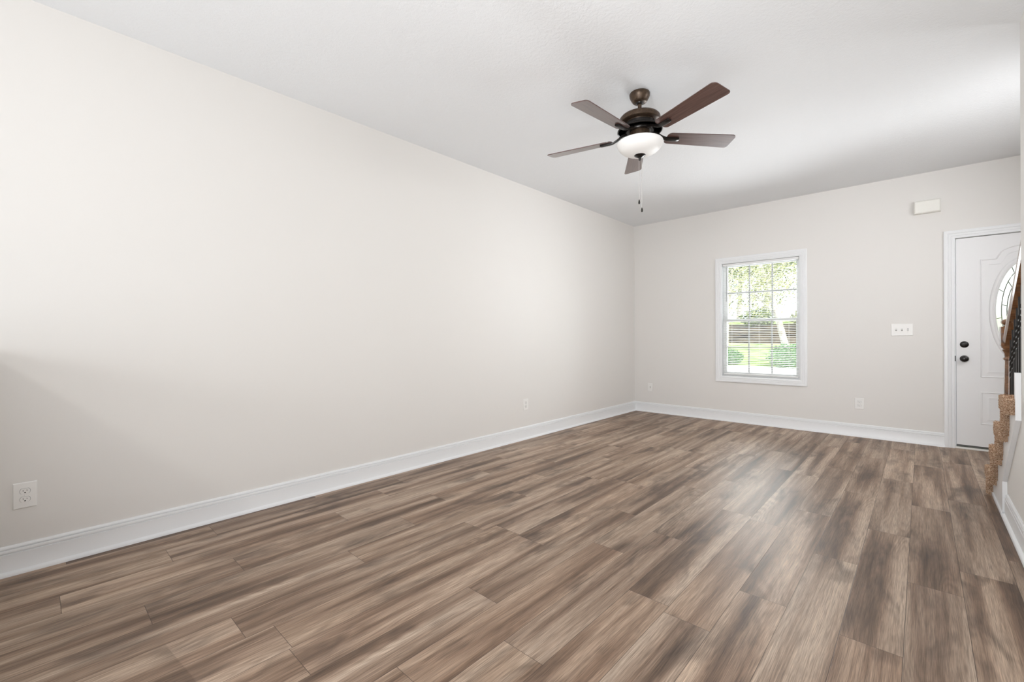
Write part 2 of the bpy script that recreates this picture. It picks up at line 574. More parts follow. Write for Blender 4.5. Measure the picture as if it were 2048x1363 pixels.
# ------------------------------------------------------------------ baseboards (board, bead, cap and quarter round)
BASE = [(0, 0), (0.030, 0), (0.0295, 0.006), (0.027, 0.012), (0.022, 0.017), (0.0155, 0.020), (0.0150, 0.021), (0.0150, 0.0985),
        (0.0085, 0.1000), (0.0085, 0.1035), (0.0140, 0.106), (0.0145, 0.113), (0.0130, 0.1185), (0.0055, 0.1200), (0.0055, 0.1235),
        (0.0110, 0.125), (0.0105, 0.130), (0.0060, 0.136), (0, 0.137)]


def baseboard(name, path, normals):
    """path points on the wall face, normals = offset direction (may be a mitre) at each"""
    m = MB()
    m.sweep(path, BASE, lambda i: ((path[i][0], path[i][1], 0.0), (normals[i][0], normals[i][1], 0), (0, 0, 1)))
    return struct(m.build(name, M['trim'], smooth=35))


baseboard('baseboard_left', [(XL, YR), (XL, YB)], [(1, 0), (1, -1)])
baseboard('baseboard_back', [(XL, YB), (0.166, YB)], [(1, -1), (0, -1)])
baseboard('baseboard_right', [(XR, YK), (XR, 4.02)], [(-1, 0), (-1, 0)])


# ------------------------------------------------------------------ mitred casings
def casing_frame(m, x0, x1, z0, z1, y, prof, sides='all'):
    """picture-frame casing round an opening in the far wall; profile (outward, towards the room)"""
    c = [(x0, z0), (x0, z1), (x1, z1), (x1, z0)]
    if sides == 'all':
        d = [(-1, -1), (-1, 1), (1, 1), (1, -1)]
        m.sweep(c, prof, lambda i: ((c[i][0], y, c[i][1]), (d[i][0], 0, d[i][1]), (0, -1, 0)), closed=True)
    else:
        d = [(-1, 0), (-1, 1), (1, 1), (1, 0)]
        m.sweep(c, prof, lambda i: ((c[i][0], y, c[i][1]), (d[i][0], 0, d[i][1]), (0, -1, 0)))
    return m


WCAS = [(0, 0), (0, 0.010), (0.004, 0.012), (0.016, 0.012), (0.019, 0.0095), (0.022, 0.013), (0.034, 0.0155), (0.038, 0.0135), (0.041, 0.017), (0.060, 0.018), (0.065, 0.015), (0.065, 0)]
DCAS = [(0, 0), (0, 0.010), (0.004, 0.013), (0.018, 0.013), (0.022, 0.010), (0.026, 0.014), (0.040, 0.0165), (0.046, 0.0135), (0.050, 0.018), (0.070, 0.019), (0.076, 0.016), (0.076, 0)]

# ------------------------------------------------------------------ window_1
win = struct(thing('window_1', (-1.484, YB, WZ0)))
casing_frame(MB(), WX0, WX1, WZ0, WZ1, YB, WCAS).build('casing', M['trim'], win, smooth=30)
m = MB(); yj0, yj1 = YB - 0.002, YB + 0.135
m.box((WX0 - 0.002, yj0, WZ0 + 0.012), (WX0 + 0.012, yj1, WZ1 - 0.012)); m.box((WX1 - 0.012, yj0, WZ0 + 0.012), (WX1 + 0.002, yj1, WZ1 - 0.012))
m.box((WX0 - 0.002, yj0, WZ1 - 0.012), (WX1 + 0.002, yj1, WZ1 + 0.002)); m.box((WX0 - 0.002, yj0, WZ0 - 0.002), (WX1 + 0.002, yj1, WZ0 + 0.012))
m.build('jamb', M['trim'], win)
IX0, IX1, IZ0, IZ1 = WX0 + 0.012, WX1 - 0.012, WZ0 + 0.012, WZ1 - 0.012
ZM = 1.305


def sash(name, za, zb, y, rail_b, rail_t):
    m = MB(); t = 0.034
    m.box((IX0 - 0.001, y, za), (IX0 + 0.044, y + t, zb)); m.box((IX1 - 0.044, y, za), (IX1 + 0.001, y + t, zb))
    m.box((IX0 + 0.044, y, za), (IX1 - 0.044, y + t, za + rail_b)); m.box((IX0 + 0.044, y, zb - rail_t), (IX1 - 0.044, y + t, zb))
    o = m.build(name, M['vinyl'], win, bevel=0.003)
    gx0, gx1, gz0, gz1 = IX0 + 0.044, IX1 - 0.044, za + rail_b, zb - rail_t
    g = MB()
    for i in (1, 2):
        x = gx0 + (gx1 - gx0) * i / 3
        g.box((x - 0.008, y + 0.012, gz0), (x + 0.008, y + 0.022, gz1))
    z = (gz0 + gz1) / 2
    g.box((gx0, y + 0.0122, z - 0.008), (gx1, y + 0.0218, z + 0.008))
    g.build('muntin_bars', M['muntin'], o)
    MB().box((gx0, y + 0.015, gz0), (gx1, y + 0.019, gz1)).build('pane', M['glass'], o)
    return o


sash('upper_sash', ZM - 0.018, IZ1 + 0.001, YB + 0.092, 0.036, 0.040)
sash('lower_sash', IZ0 - 0.001, ZM + 0.018, YB + 0.056, 0.048, 0.036)

# mini blind hanging in the window recess
bl = thing('window_blind', (-1.484, YB + 0.03, WZ1 - 0.013), 'white horizontal mini blind with open slats hanging in the only window', 'blind')
BX0, BX1 = IX0 + 0.012, IX1 - 0.012
yb = YB + 0.028
m = MB().box((BX0 - 0.004, yb - 0.014, IZ1 - 0.032), (BX1 + 0.004, yb + 0.014, IZ1 - 0.004))
m.build('headrail', M['slat'], bl, bevel=0.002)
m = MB(); n = 63; zt, zb_ = IZ1 - 0.048, IZ0 + 0.052
for i in range(n):
    z = zt + (zb_ - zt) * i / (n - 1)
    prof = [(-0.0125, -0.0012), (-0.006, 0.0007), (0, 0.0013), (0.006, 0.0007), (0.0125, -0.0012)]
    r0 = [(BX0, yb + q, z + h + 0.2 * q) for q, h in prof] + [(BX0, yb + q, z + h + 0.2 * q - 0.0007) for q, h in reversed(prof)]
    r1 = [(BX1, p[1], p[2]) for p in r0]
    m.loft([r0, r1], caps=True)
m.build('slats', M['slat'], bl)
MB().box((BX0, yb - 0.012, IZ0 + 0.018), (BX1, yb + 0.012, IZ0 + 0.034)).build('bottom_rail', M['slat'], bl, bevel=0.002)
m = MB()
for x in (BX0 + 0.10, -1.484, BX1 - 0.10):
    for dy in (-0.0128, 0.0128):
        m.tube([(x, yb + dy, IZ1 - 0.03), (x, yb + dy, IZ0 + 0.03)], 0.0007, 5)
m.build('ladder_cords', M['slat'], bl)
m = MB().tube([(BX0 + 0.045, yb - 0.020, IZ1 - 0.05), (BX0 + 0.043, yb - 0.021, IZ1 - 0.49)], 0.0032, 6)
m.tube([(BX0 + 0.045, yb - 0.016, IZ1 - 0.025), (BX0 + 0.045, yb - 0.020, IZ1 - 0.05)], 0.0016, 6)
m.build('tilt_wand', M['grey'], bl)

# ------------------------------------------------------------------ door_1: entry door with an oval leaded light
dr = struct(thing('door_1', (0.70, YB, 0)))
casing_frame(MB(), DX0 + 0.001, DX1 - 0.001, 0, 2.046, YB, DCAS, 'three').build('casing', M['trim'], dr, smooth=30)
m = MB()
m.box((DX0 - 0.001, YB - 0.003, 0), (DX0 + 0.007, YB + 0.13, DZ1 - 0.007)); m.box((DX1 - 0.007, YB - 0.003, 0), (DX1 + 0.001, YB + 0.13, DZ1 - 0.007))
m.box((DX0 - 0.001, YB - 0.003, DZ1 - 0.007), (DX1 + 0.001, YB + 0.13, DZ1 + 0.001))
m.box((DX0 + 0.007, YB + 0.062, 0.02), (DX0 + 0.020, YB + 0.13, DZ1 - 0.007)); m.box((DX1 - 0.020, YB + 0.062, 0.02), (DX1 - 0.007, YB + 0.13, DZ1 - 0.007))
m.box((DX0 + 0.007, YB + 0.062, DZ1 - 0.020), (DX1 - 0.007, YB + 0.13, DZ1 - 0.007))
m.build('jamb', M['trim'], dr)
MB().box((DX0, YB - 0.006, 0.0), (DX1, YB + 0.13, 0.018)).build('threshold', M['sill'], dr, bevel=0.004)
SX0, SX1, SZ0, SZ1 = 0.249, 1.155, 0.040, 2.040
YD = YB + 0.012                           # room face of the door leaf
MB().box((SX0 + 0.002, YD + 0.008, 0.019), (SX1 - 0.002, YD + 0.030, 0.040)).build('door_sweep', M['steel'], dr)
CX = 0.702; CZ = 1.325
GA, GB = 0.190, 0.455                     # glass ellipse


def ell(a, b, n=96):
    return [(CX + a * math.cos(2 * math.pi * i / n), CZ + b * math.sin(2 * math.pi * i / n)) for i in range(n)]


def door_leaf():
    """one continuous leaf: rails and stiles with an oval cut-out; the face is a grid fan from the oval to the edge"""
    m = MB(); n = 96
    hole = ell(GA + 0.028, GB + 0.028, n)
    outer = []
    for i in range(n):
        a = 2 * math.pi * i / n
        dx, dz = (GA + 0.03) * math.cos(a), (GB + 0.03) * math.sin(a)
        t = min(((SX1 - CX) / dx if dx > 1e-9 else (SX0 - CX) / dx if dx < -1e-9 else 1e9),
                ((SZ1 - CZ) / dz if dz > 1e-9 else (SZ0 - CZ) / dz if dz < -1e-9 else 1e9))
        outer.append([CX + dx * t, CZ + dz * t])
    # snap the four nearest points to the true corners
    for cx_, cz_ in ((SX0, SZ0), (SX0, SZ1), (SX1, SZ0), (SX1, SZ1)):
        j = min(range(n), key=lambda q: (outer[q][0] - cx_) ** 2 + (outer[q][1] - cz_) ** 2)
        outer[j] = [cx_, cz_]
    f, bk = YD, YD + 0.044
    m.loft([[(p[0], f, p[1]) for p in hole], [(p[0], f, p[1]) for p in outer], [(p[0], bk, p[1]) for p in outer],
            [(p[0], bk, p[1]) for p in hole], [(p[0], f, p[1]) for p in hole]])
    return m.build('leaf', M['door'], dr)


leaf = door_leaf()
# raised oval surround of the glass
OV = [(-0.002, -0.02), (-0.002, 0.004), (0.004, 0.010), (0.013, 0.012), (0.020, 0.008), (0.026, 0.010), (0.034, 0.009), (0.040, 0.004), (0.043, 0.0)]
m = MB(); rings = []
for i in range(96):
    a = 2 * math.pi * i / 96
    ca, sa = math.cos(a), math.sin(a)
    nn = Vector((ca / GA, sa / GB)).normalized()
    rings.append([(CX + GA * ca + nn.x * q, YD - h_, CZ + GB * sa + nn.y * q) for q, h_ in OV] + [(CX + GA * ca + nn.x * 0.043, YD + 0.02, CZ + GB * sa + nn.y * 0.043), (CX + GA * ca - nn.x * 0.002, YD + 0.02, CZ + GB * sa - nn.y * 0.002)])
rings.append(rings[0])
m.loft(rings)
m.build('oval_surround', M['door'], dr, smooth=40)


# moulded panels: a raised line of profile round each panel plus a raised field
def panel(name, outline):
    """outline = closed list of (x, z), counter-clockwise; a stamped moulding that runs round it"""
    m = MB(); n = len(outline)
    prof = [(0.0, -0.001), (0.003, 0.0025), (0.007, 0.0030), (0.012, 0.0006), (0.016, 0.0003), (0.050, 0.0038), (0.056, 0.0040), (0.060, -0.02), (0.0, -0.02)]
    rings = []
    for i in range(n):
        p = Vector(outline[i]); a = Vector(outline[i - 1]); b = Vector(outline[(i + 1) % n])
        d1 = (p - a).normalized(); d2 = (b - p).normalized()
        n1 = Vector((-d1.y, d1.x)); n2 = Vector((-d2.y, d2.x))
        k = (n1 + n2); k = k / max(0.3, k.dot(n1))
        rings.append([(p.x + k.x * q, YD - h_ * 2.0, p.y + k.y * q) for q, h_ in prof])
    rings.append(rings[0])
    m.loft(rings)
    return m.build(name, M['door'], leaf, smooth=35)


PX0, PX1 = 0.412, 0.992
up = [(PX0, 0.700), (PX1, 0.700), (PX1, 1.822)]
arch = [(0.892, 1.822)] + [(CX + 0.170 * math.cos(a), 1.850 + 0.085 * math.sin(a)) for a in [R_(d) for d in range(20, 161, 14)]] + [(0.512, 1.822)]
panel('upper_moulding', up + arch + [(PX0, 1.822)])
panel('lower_moulding', [(PX0, 0.252), (0.690, 0.252), (0.690, 0.562), (PX0, 0.562)])
panel('lower_moulding', [(0.714, 0.252), (PX1, 0.252), (PX1, 0.562), (0.714, 0.562)])
# glass and its lead lines
m = MB(); e0 = ell(GA, GB); m.loft([[(p[0], YD + 0.016, p[1]) for p in e0], [(p[0], YD + 0.024, p[1]) for p in e0]], caps=True)
gp = m.build('oval_pane', M['leaded'], dr)
m = MB()
for ka in (0.80, 0.62):
    e1 = [(CX + GA * ka * math.cos(2 * math.pi * i / 64), YD + 0.014, CZ + GB * (ka + 0.06) * math.sin(2 * math.pi * i / 64)) for i in range(65)]
    m.tube(e1, 0.0032, 6, caps=False)
for i, a in enumerate(range(0, 360, 18)):
    ca, sa = math.cos(R_(a + 9)), math.sin(R_(a + 9))
    (k0, k1) = ((1.0, 0.82), (0.80, 0.62))[i % 2]
    m.tube([(CX + GA * k0 * ca, YD + 0.014, CZ + GB * min(1, k0 + 0.04) * sa), (CX + GA * k1 * ca, YD + 0.014, CZ + GB * (k1 + 0.05) * sa)], 0.003, 6)
for a in range(0, 360, 45):
    ca, sa = math.cos(R_(a)), math.sin(R_(a))
    m.tube([(CX + GA * 0.62 * ca, YD + 0.014, CZ + GB * 0.67 * sa), (CX + GA * 0.2 * ca, YD + 0.014, CZ + GB * 0.24 * sa)], 0.003, 6)
e1 = [(CX + GA * 0.2 * math.cos(2 * math.pi * i / 32), YD + 0.014, CZ + GB * 0.24 * math.sin(2 * math.pi * i / 32)) for i in range(33)]
m.tube(e1, 0.0032, 6, caps=False)
m.build('lead_lines', M['came'], gp)
# hardware
Yr = Matrix.Rotation(math.pi / 2, 4, 'X')


def facing(x, z):
    return Matrix.Translation((x, YD, z)) @ Yr       # lathe axis z -> towards the room (-y)


o = MB().lathe([(0.030, 0), (0.0315, 0.003), (0.030, 0.008), (0.021, 0.012), (0.019, 0.013), (0.0, 0.013)], n=36, mtx=facing(0.305, 1.012)).build('deadbolt', M['black'], dr, smooth=35)
MB().box((0.289, YD - 0.030, 1.008), (0.321, YD - 0.012, 1.016)).build('thumb_turn', M['black'], o, bevel=0.003)
o = MB().lathe([(0.032, 0), (0.033, 0.003), (0.031, 0.008), (0.022, 0.011), (0.012, 0.013), (0.0105, 0.028), (0.016, 0.034), (0.026, 0.042), (0.0285, 0.052), (0.026, 0.061), (0.017, 0.066), (0.0, 0.067)], n=36, mtx=facing(0.305, 0.874)).build('door_knob', M['black'], dr, smooth=45)
MB().lathe([(0.007, 0.066), (0.008, 0.069), (0.0, 0.070)], n=20, mtx=facing(0.305, 0.874)).build('lock_button', M['black'], o, smooth=40)
MB().lathe([(0.0295, 0.0065), (0.0325, 0.0075), (0.0335, 0.005), (0.0335, 0.001), (0.0295, 0.001), (0.0295, 0.0065)], n=40, mtx=facing(0.305, 0.874), cap=False).build('rosette_ring', M['chain'], dr, smooth=40)
MB().box((0.236, YB - 0.0045, 0.847), (0.2455, YB + 0.010, 0.902)).build('strike_plate', M['black'], dr, bevel=0.002)

# ------------------------------------------------------------------ wall plates
def duplex(name, loc, rotz, label, w=0.079, h=0.122):
    """wall plate with two receptacles, built facing -y at the origin, then turned"""
    o = thing(name, loc, label, 'outlet')
    o.rotation_euler = (0, 0, rotz)
    pl = MB().bevel_box((-w / 2, -0.0065, -h / 2), (w / 2, 0, h / 2), 0.003).build('cover_plate', M['plastic'])
    pl.parent = o
    for s in (1, -1):
        zc = 0.0195 * s
        poly = []
        for i in range(28):
            a = 2 * math.pi * i / 28
            poly.append((0.0168 * math.cos(a), zc + max(-0.0122, min(0.0122, 0.0168 * math.sin(a)))))
        r = MB().prism(poly, 1, -0.0105, -0.004).build('receptacle', M['plastic']); r.parent = o
        rim = MB(); rings = []
        for q in (1.0, 1.08):
            rings.append([(p[0] * q, -0.0068, zc + (p[1] - zc) * q) for p in poly])
        rim.loft(rings); t = rim.build('receptacle_gap', M['grey']); t.parent = o
        sl = MB().box((-0.0072, -0.0109, zc - 0.0005), (-0.0054, -0.0100, zc + 0.0070)).box((0.0054, -0.0109, zc + 0.0005), (0.0072, -0.0100, zc + 0.0065))
        sl.lathe([(0.0029, 0), (0.0029, 0.0006)], n=14, mtx=Matrix.Translation((0, -0.0103, zc - 0.0062)) @ Yr)
        q = sl.build('slots', M['slot']); q.parent = r
    sc = MB().lathe([(0.0030, 0), (0.0026, 0.0012), (0, 0.0013)], n=14, mtx=Matrix.Translation((0, -0.0065, 0)) @ Yr).build('screw', M['plastic'], smooth=40)
    sc.parent = o
    return o


LW = math.pi / 2      # face turned to +x (left wall)
duplex('wall_outlet', (XL, -0.021, 0.362), LW, 'largest white duplex outlet, on the left wall at the near end of the baseboard')
duplex('wall_outlet', (XL, 3.630, 0.372), LW, 'white duplex outlet low on the long left wall toward the far corner')
duplex('wall_outlet', (-0.500, YB, 0.361), 0, 'white duplex outlet on the back wall between window and door')
# single-port plate by the corner
o = thing('wall_plate', (-2.906, YB, 0.361), 'small white single-port wall plate beside the room corner, left of the window', 'wall plate')
MB().bevel_box((-0.036, -0.006, -0.061), (0.036, 0, 0.061), 0.003).build('cover_plate', M['plastic']).parent = o
MB().box((-0.005, -0.0068, -0.012), (0.005, -0.0055, 0.012)).build('slot', M['grey']).parent = o
MB().lathe([(0.0055, 0), (0.0055, 0.006), (0.0035, 0.006), (0.0035, 0.011), (0, 0.011)], n=16, mtx=Matrix.Translation((0, -0.0065, 0)) @ Yr).build('port', M['chain'], smooth=30).parent = o
# triple switch
o = thing('light_switch', (-0.148, YB, 1.160), 'white triple toggle switch plate on the back wall left of the door', 'light switch')
MB().bevel_box((-0.086, -0.0065, -0.062), (0.086, 0, 0.062), 0.003).build('cover_plate', M['plastic']).parent = o
for i in (-1, 0, 1):
    x = 0.046 * i
    MB().box((x - 0.0062, -0.0069, -0.0125), (x + 0.0062, -0.0060, 0.0125)).build('toggle_slot', M['grey']).parent = o
    s = 1 if i != 1 else -1
    mt = Matrix.Translation((x, -0.006, 0)) @ Matrix.Rotation(R_(-22 * s), 4, 'X')
    MB().box((-0.0045, -0.017, -0.0055), (0.0045, 0.003, 0.0055), mt).build('toggle', M['plastic'], bevel=0.0012).parent = o
    for z in (-0.030, 0.030):
        MB().lathe([(0.003, 0), (0.0026, 0.0012), (0, 0.0013)], n=14, mtx=Matrix.Translation((x, -0.0065, z)) @ Yr).build('screw', M['plastic'], smooth=40).parent = o

# door chime box high on the wall
o = thing('door_chime', (0.045, YB, 2.390), 'white rectangular door chime box mounted high above the switch plate', 'door chime')
MB().box((-0.092, -0.012, -0.058), (0.092, 0, 0.058)).build('back_plate', M['ivory']).parent = o
MB().bevel_box((-0.098, -0.052, -0.0635), (0.098, -0.006, 0.0635), 0.010).build('cover', M['ivory'], bevel=0.002).parent = o

# ------------------------------------------------------------------ ceiling fan
FX, FY = -1.390, 2.785
fan = thing('ceiling_fan', (FX, FY, H), 'dark bronze five-blade ceiling fan with white glass bowl light', 'ceiling fan')


def L(name, prof, material, parent=fan, n=48, smooth=38):
    return MB().lathe(prof, (FX, FY, 0), n).build(name, material, parent, smooth=smooth)


L('canopy', [(0.0, 2.7395), (0.064, 2.7395), (0.067, 2.733), (0.066, 2.718), (0.062, 2.708), (0.051, 2.688), (0.045, 2.680), (0.040, 2.677), (0.0, 2.677)], M['bronze'])
L('hanger_ball', [(0.0, 2.680), (0.024, 2.678), (0.023, 2.672), (0.018, 2.667), (0.0, 2.665)], M['black'])
L('downrod', [(0.0, 2.665), (0.0125, 2.665), (0.0125, 2.600), (0.0, 2.600)], M['bronze'], n=24)
L('motor_housing', [(0.0, 2.606), (0.024, 2.606), (0.028, 2.600), (0.060, 2.598), (0.100, 2.593), (0.122, 2.584), (0.132, 2.573), (0.134, 2.565), (0.132, 2.547),
                    (0.126, 2.542), (0.098, 2.540), (0.094, 2.512), (0.090, 2.500), (0.060, 2.494), (0.0, 2.494)], M['bronze'])
L('motor_band', [(0.094, 2.538), (0.0985, 2.536), (0.0985, 2.516), (0.094, 2.514), (0.088, 2.514), (0.088, 2.538), (0.094, 2.538)], M['black'])
L('flywheel', [(0.0, 2.496), (0.092, 2.496), (0.094, 2.490), (0.090, 2.478), (0.0, 2.478)], M['black'])
L('switch_housing', [(0.0, 2.480), (0.066, 2.480), (0.068, 2.470), (0.064, 2.436), (0.056, 2.428), (0.0, 2.428)], M['bronze'])
L('light_fitter', [(0.0, 2.432), (0.074, 2.432), (0.094, 2.424), (0.100, 2.412), (0.098, 2.402), (0.0, 2.402)], M['bronze'])
L('glass_bowl', [(0.141, 2.408), (0.147, 2.410), (0.150, 2.406), (0.1495, 2.399), (0.145, 2.385), (0.134, 2.367), (0.116, 2.350), (0.092, 2.337), (0.060, 2.327), (0.030, 2.322), (0.0, 2.321),
                 (0.0, 2.326), (0.058, 2.332), (0.089, 2.342), (0.112, 2.355), (0.130, 2.371), (0.140, 2.387), (0.143, 2.400), (0.141, 2.408)], M['bowl'], n=64)
L('finial', [(0.0, 2.331), (0.038, 2.330), (0.040, 2.326), (0.034, 2.319), (0.020, 2.311), (0.010, 2.306), (0.0075, 2.300), (0.009, 2.295), (0.007, 2.289), (0.0, 2.286)], M['black'], n=32)
L('vent_ring', [(0.143, 2.492), (0.147, 2.490), (0.147, 2.485), (0.143, 2.482), (0.139, 2.485), (0.139, 2.490), (0.143, 2.492)], M['black'], n=56)
ZBL = 2.449
for i in range(5):
    th = R_(-22.5 + 72 * i)
    base = Matrix.Translation((FX, FY, ZBL)) @ Matrix.Rotation(th, 4, 'Z')
    mt = base @ Matrix.Rotation(R_(-12), 4, 'X')
    # outline of the blade in its own plane: root at r 0.185, tip at r 0.66, rounded corners
    out = []

    def corner(cx, cy, r, a0, a1, n=6):
        for q in range(n + 1):
            a = R_(a0 + (a1 - a0) * q / n)
            out.append((cx + r * math.cos(a), cy + r * math.sin(a)))
    corner(0.660 - 0.030, -0.068 + 0.030, 0.030, -90, 0)
    corner(0.660 - 0.022, 0.068 - 0.022, 0.022, 0, 90)
    corner(0.185 + 0.028, 0.054 - 0.028, 0.028, 90, 180)
    corner(0.185 + 0.028, -0.054 + 0.028, 0.028, 180, 270)
    bl_ = MB()
    bl_.loft([[(x, y, -0.003) for x, y in out], [(x, y, 0.003) for x, y in out]], caps=True)
    ob = bl_.build('blade', M['blade'], bevel=0.0015)
    ob.parent = fan
    ob.matrix_parent_inverse = Matrix.Translation((-FX, -FY, -H))
    ob.matrix_basis = mt
    # blade iron: arm from the flywheel to a paddle under the blade
    ir = MB()
    prof = []
    for (r, zc, hw, ht) in ((0.080, 0.034, 0.016, 0.005), (0.120, 0.026, 0.013, 0.005), (0.155, 0.006, 0.012, 0.005), (0.185, -0.006, 0.014, 0.004), (0.210, -0.008, 0.017, 0.004), (0.250, -0.008, 0.017, 0.004), (0.270, -0.008, 0.015, 0.004), (0.275, -0.007, 0.010, 0.003)):
        tw = 0.0 if r < 0.15 else R_(-12)
        ring = []
        for (sy, sz) in ((-1, -1), (-0.6, -1.7), (0.6, -1.7), (1, -1), (1, 1), (-1, 1)):
            y, z = sy * hw, zc + sz * ht
            ring.append((r, y * math.cos(tw) - z * math.sin(tw), y * math.sin(tw) + z * math.cos(tw)))
        prof.append(ring)
    ir.loft(prof, caps=True)
    oi = ir.build('blade_iron', M['black'], smooth=30)
    oi.parent = fan
    oi.matrix_parent_inverse = Matrix.Translation((-FX, -FY, -H))
    oi.matrix_basis = base
for (off, zend) in ((-0.006, 2.062), (0.0125, 2.004)):
    # behind the bowl as seen from the camera: pull chains from the far side of the fitter
    fx, fy = -0.4466, 0.8947
    px, py = FX + fx * 0.158 + fy * off, FY + fy * 0.158 - fx * off
    hx, hy = FX + fx * 0.060 + fy * off, FY + fy * 0.060 - fx * off
    m = MB().tube([(hx, hy, 2.450), (FX + fx * 0.11 + fy * off, FY + fy * 0.11 - fx * off, 2.446), (px - fx * 0.004, py - fy * 0.004, 2.438), (px, py, 2.430), (px, py, zend)], 0.0013, 8)
    k = 0
    z = 2.43
    while z > zend + 0.01:
        m.lathe([(0.0005, -0.0017), (0.0019, 0), (0.0005, 0.0017)], (px, py, z), 6)
        z -= 0.006
    c = m.build('pull_chain', M['chain'], fan)
    MB().lathe([(0.0, 0.012), (0.002, 0.011), (0.0042, 0.004), (0.0066, -0.008), (0.0068, -0.014), (0.0045, -0.020), (0.0, -0.022)], (px, py, zend), 16).build('chain_fob', M['black'], c, smooth=50)
    for ch in c.children:
        ch.matrix_parent_inverse = Matrix.Translation((-FX, -FY, -H)) @ Matrix.Identity(4)
        ch.matrix_parent_inverse = c.matrix_parent_inverse.inverted() @ c.matrix_parent_inverse

# ------------------------------------------------------------------ staircase
RISE, RUN, Y1 = 0.190, 0.262, 4.575        # first nosing at Y1, rising towards the camera
XS0, XS1 = 0.332, XH - 0.002               # open side of the carpet, far side
XSK = 0.362                                # face of the white skirt board
NST = 7
st = thing('staircase', (0.85, Y1, 0), 'carpeted staircase with speckled tan steps and white skirt board rising at right', 'staircase')


def carpet_step(k):
    """tread k with its riser below, wrapped in shag carpet on the open side"""
    zt = RISE * k
    yn = Y1 - RUN * (k - 1)                # nosing
    yb_ = yn - RUN                         # back of tread = next riser
    open_side = yb_ > YE - 0.10
    x0 = XS0 if open_side else XR + 0.118
    yback = max(yb_, YE + 0.002) if open_side else yb_
    m = MB()
    # tread: rounded nosing profile in (y, z) extruded along x
    t = 0.075
    poly = [(yn - 0.012, zt), (yback, zt), (yback, zt - t), (yn - 0.012, zt - t)]
    for q in range(1, 6):
        a = R_(-90 + 180 * q / 6)
        poly.append((yn - 0.016 + 0.016 * math.cos(a), zt - t / 2 + (t / 2) * math.sin(a)))
    m.prism(poly, 0, x0, XS1)
    # riser below the nosing
    m.box((x0 + 0.004, yn - 0.060, max(0.0, zt - RISE - 0.0)), (XS1, yn - 0.022, zt - t + 0.002))
    base = len(m.v)
    # tufts
    if open_side:
        rnd = random.Random(100 + k)

        def tuft(p, n, l=0.0075):
            n = Vector(n); s = n.orthogonal().normalized(); q = n.cross(s)
            d = (n + Vector((rnd.uniform(-.8, .8), rnd.uniform(-.8, .8), rnd.uniform(-.9, .5)))).normalized()
            p = Vector(p); w = rnd.uniform(0.0008, 0.0014); l = l * rnd.uniform(0.6, 1.25)
            a = rnd.uniform(0, 6.28)
            tri = [p + (s * math.cos(a + j * 2.094) + q * math.sin(a + j * 2.094)) * w for j in range(3)]
            tip = p + d * l
            tri2 = [tip + (s * math.cos(a + 0.6 + j * 2.094) + q * math.sin(a + 0.6 + j * 2.094)) * w * 0.8 for j in range(3)]
            m.add(tri + tri2, [(0, 1, 4, 3), (1, 2, 5, 4), (2, 0, 3, 5), (3, 4, 5)])
        xin = 0.46
        def area(n, fp, nrm):
            for _ in range(int(n * 4)):
                tuft(fp(), nrm)
        dz = lambda: rnd.uniform(zt - t, zt)
        area(520, lambda: (x0, rnd.uniform(yback, yn), dz()), (-1, 0, 0))
        area(300, lambda: (rnd.uniform(x0, xin), rnd.uniform(yback, yn), zt), (0, 0, 1))
        area(200, lambda: (rnd.uniform(x0, xin), yn, dz()), (0, 1, 0.0))
        area(130, lambda: (rnd.uniform(x0, XSK), yback, dz()), (0, -1, 0))
        area(80, lambda: (rnd.uniform(x0, XSK), rnd.uniform(yback, yn), zt - t), (0, 0, -1))
        zr0, zr1 = max(0.0, zt - RISE), zt - t
        area(200, lambda: (x0 + 0.004, rnd.uniform(yn - 0.06, yn - 0.022), rnd.uniform(zr0, zr1)), (-1, 0, 0))
        area(200, lambda: (rnd.uniform(x0 + 0.004, XSK), yn - 0.06, rnd.uniform(zr0, zr1)), (0, -1, 0))
        area(200, lambda: (rnd.uniform(x0 + 0.004, xin), yn - 0.022, rnd.uniform(zr0, zr1)), (0, 1, 0))
    return m.build('carpeted_step', M['carpet'], st)


for k in range(1, NST + 1):
    carpet_step(k)
# skirt board on the open side: follows the steps above, straight sloping edge below, plumb cut at both ends
poly = [(YE, 0.905), (YE, 0.655), (4.045, 0.205), (4.045, 0.0), (Y1 - 0.05, 0.0)]
for k in range(1, 5):
    yn = Y1 - RUN * (k - 1)
    poly += [(yn - 0.05, RISE * k - 0.045), (max(yn - RUN - 0.05, YE + 0.03), RISE * k - 0.045)]
poly += [(YE + 0.03, 0.905)]
MB().prism(poly, 0, XSK, XR - 0.0005).build('skirt_board', M['trim'], st)
# closed side below the steps
poly = [(YE + 0.001, 0.0), (YE + 0.001, 0.68), (Y1 - 0.30, 0.08), (Y1 - 0.08, 0.08), (Y1 - 0.08, 0.0)]
MB().prism(poly, 0, XR, XR + 0.10).build('side_wall', M['wall'], st)
MB().prism([(4.018, 0.0), (Y1 - 0.055, 0.0), (Y1 - 0.055, 0.018), (4.018, 0.018)], 0, XSK - 0.008, XSK).build('shoe_moulding', M['trim'], st)

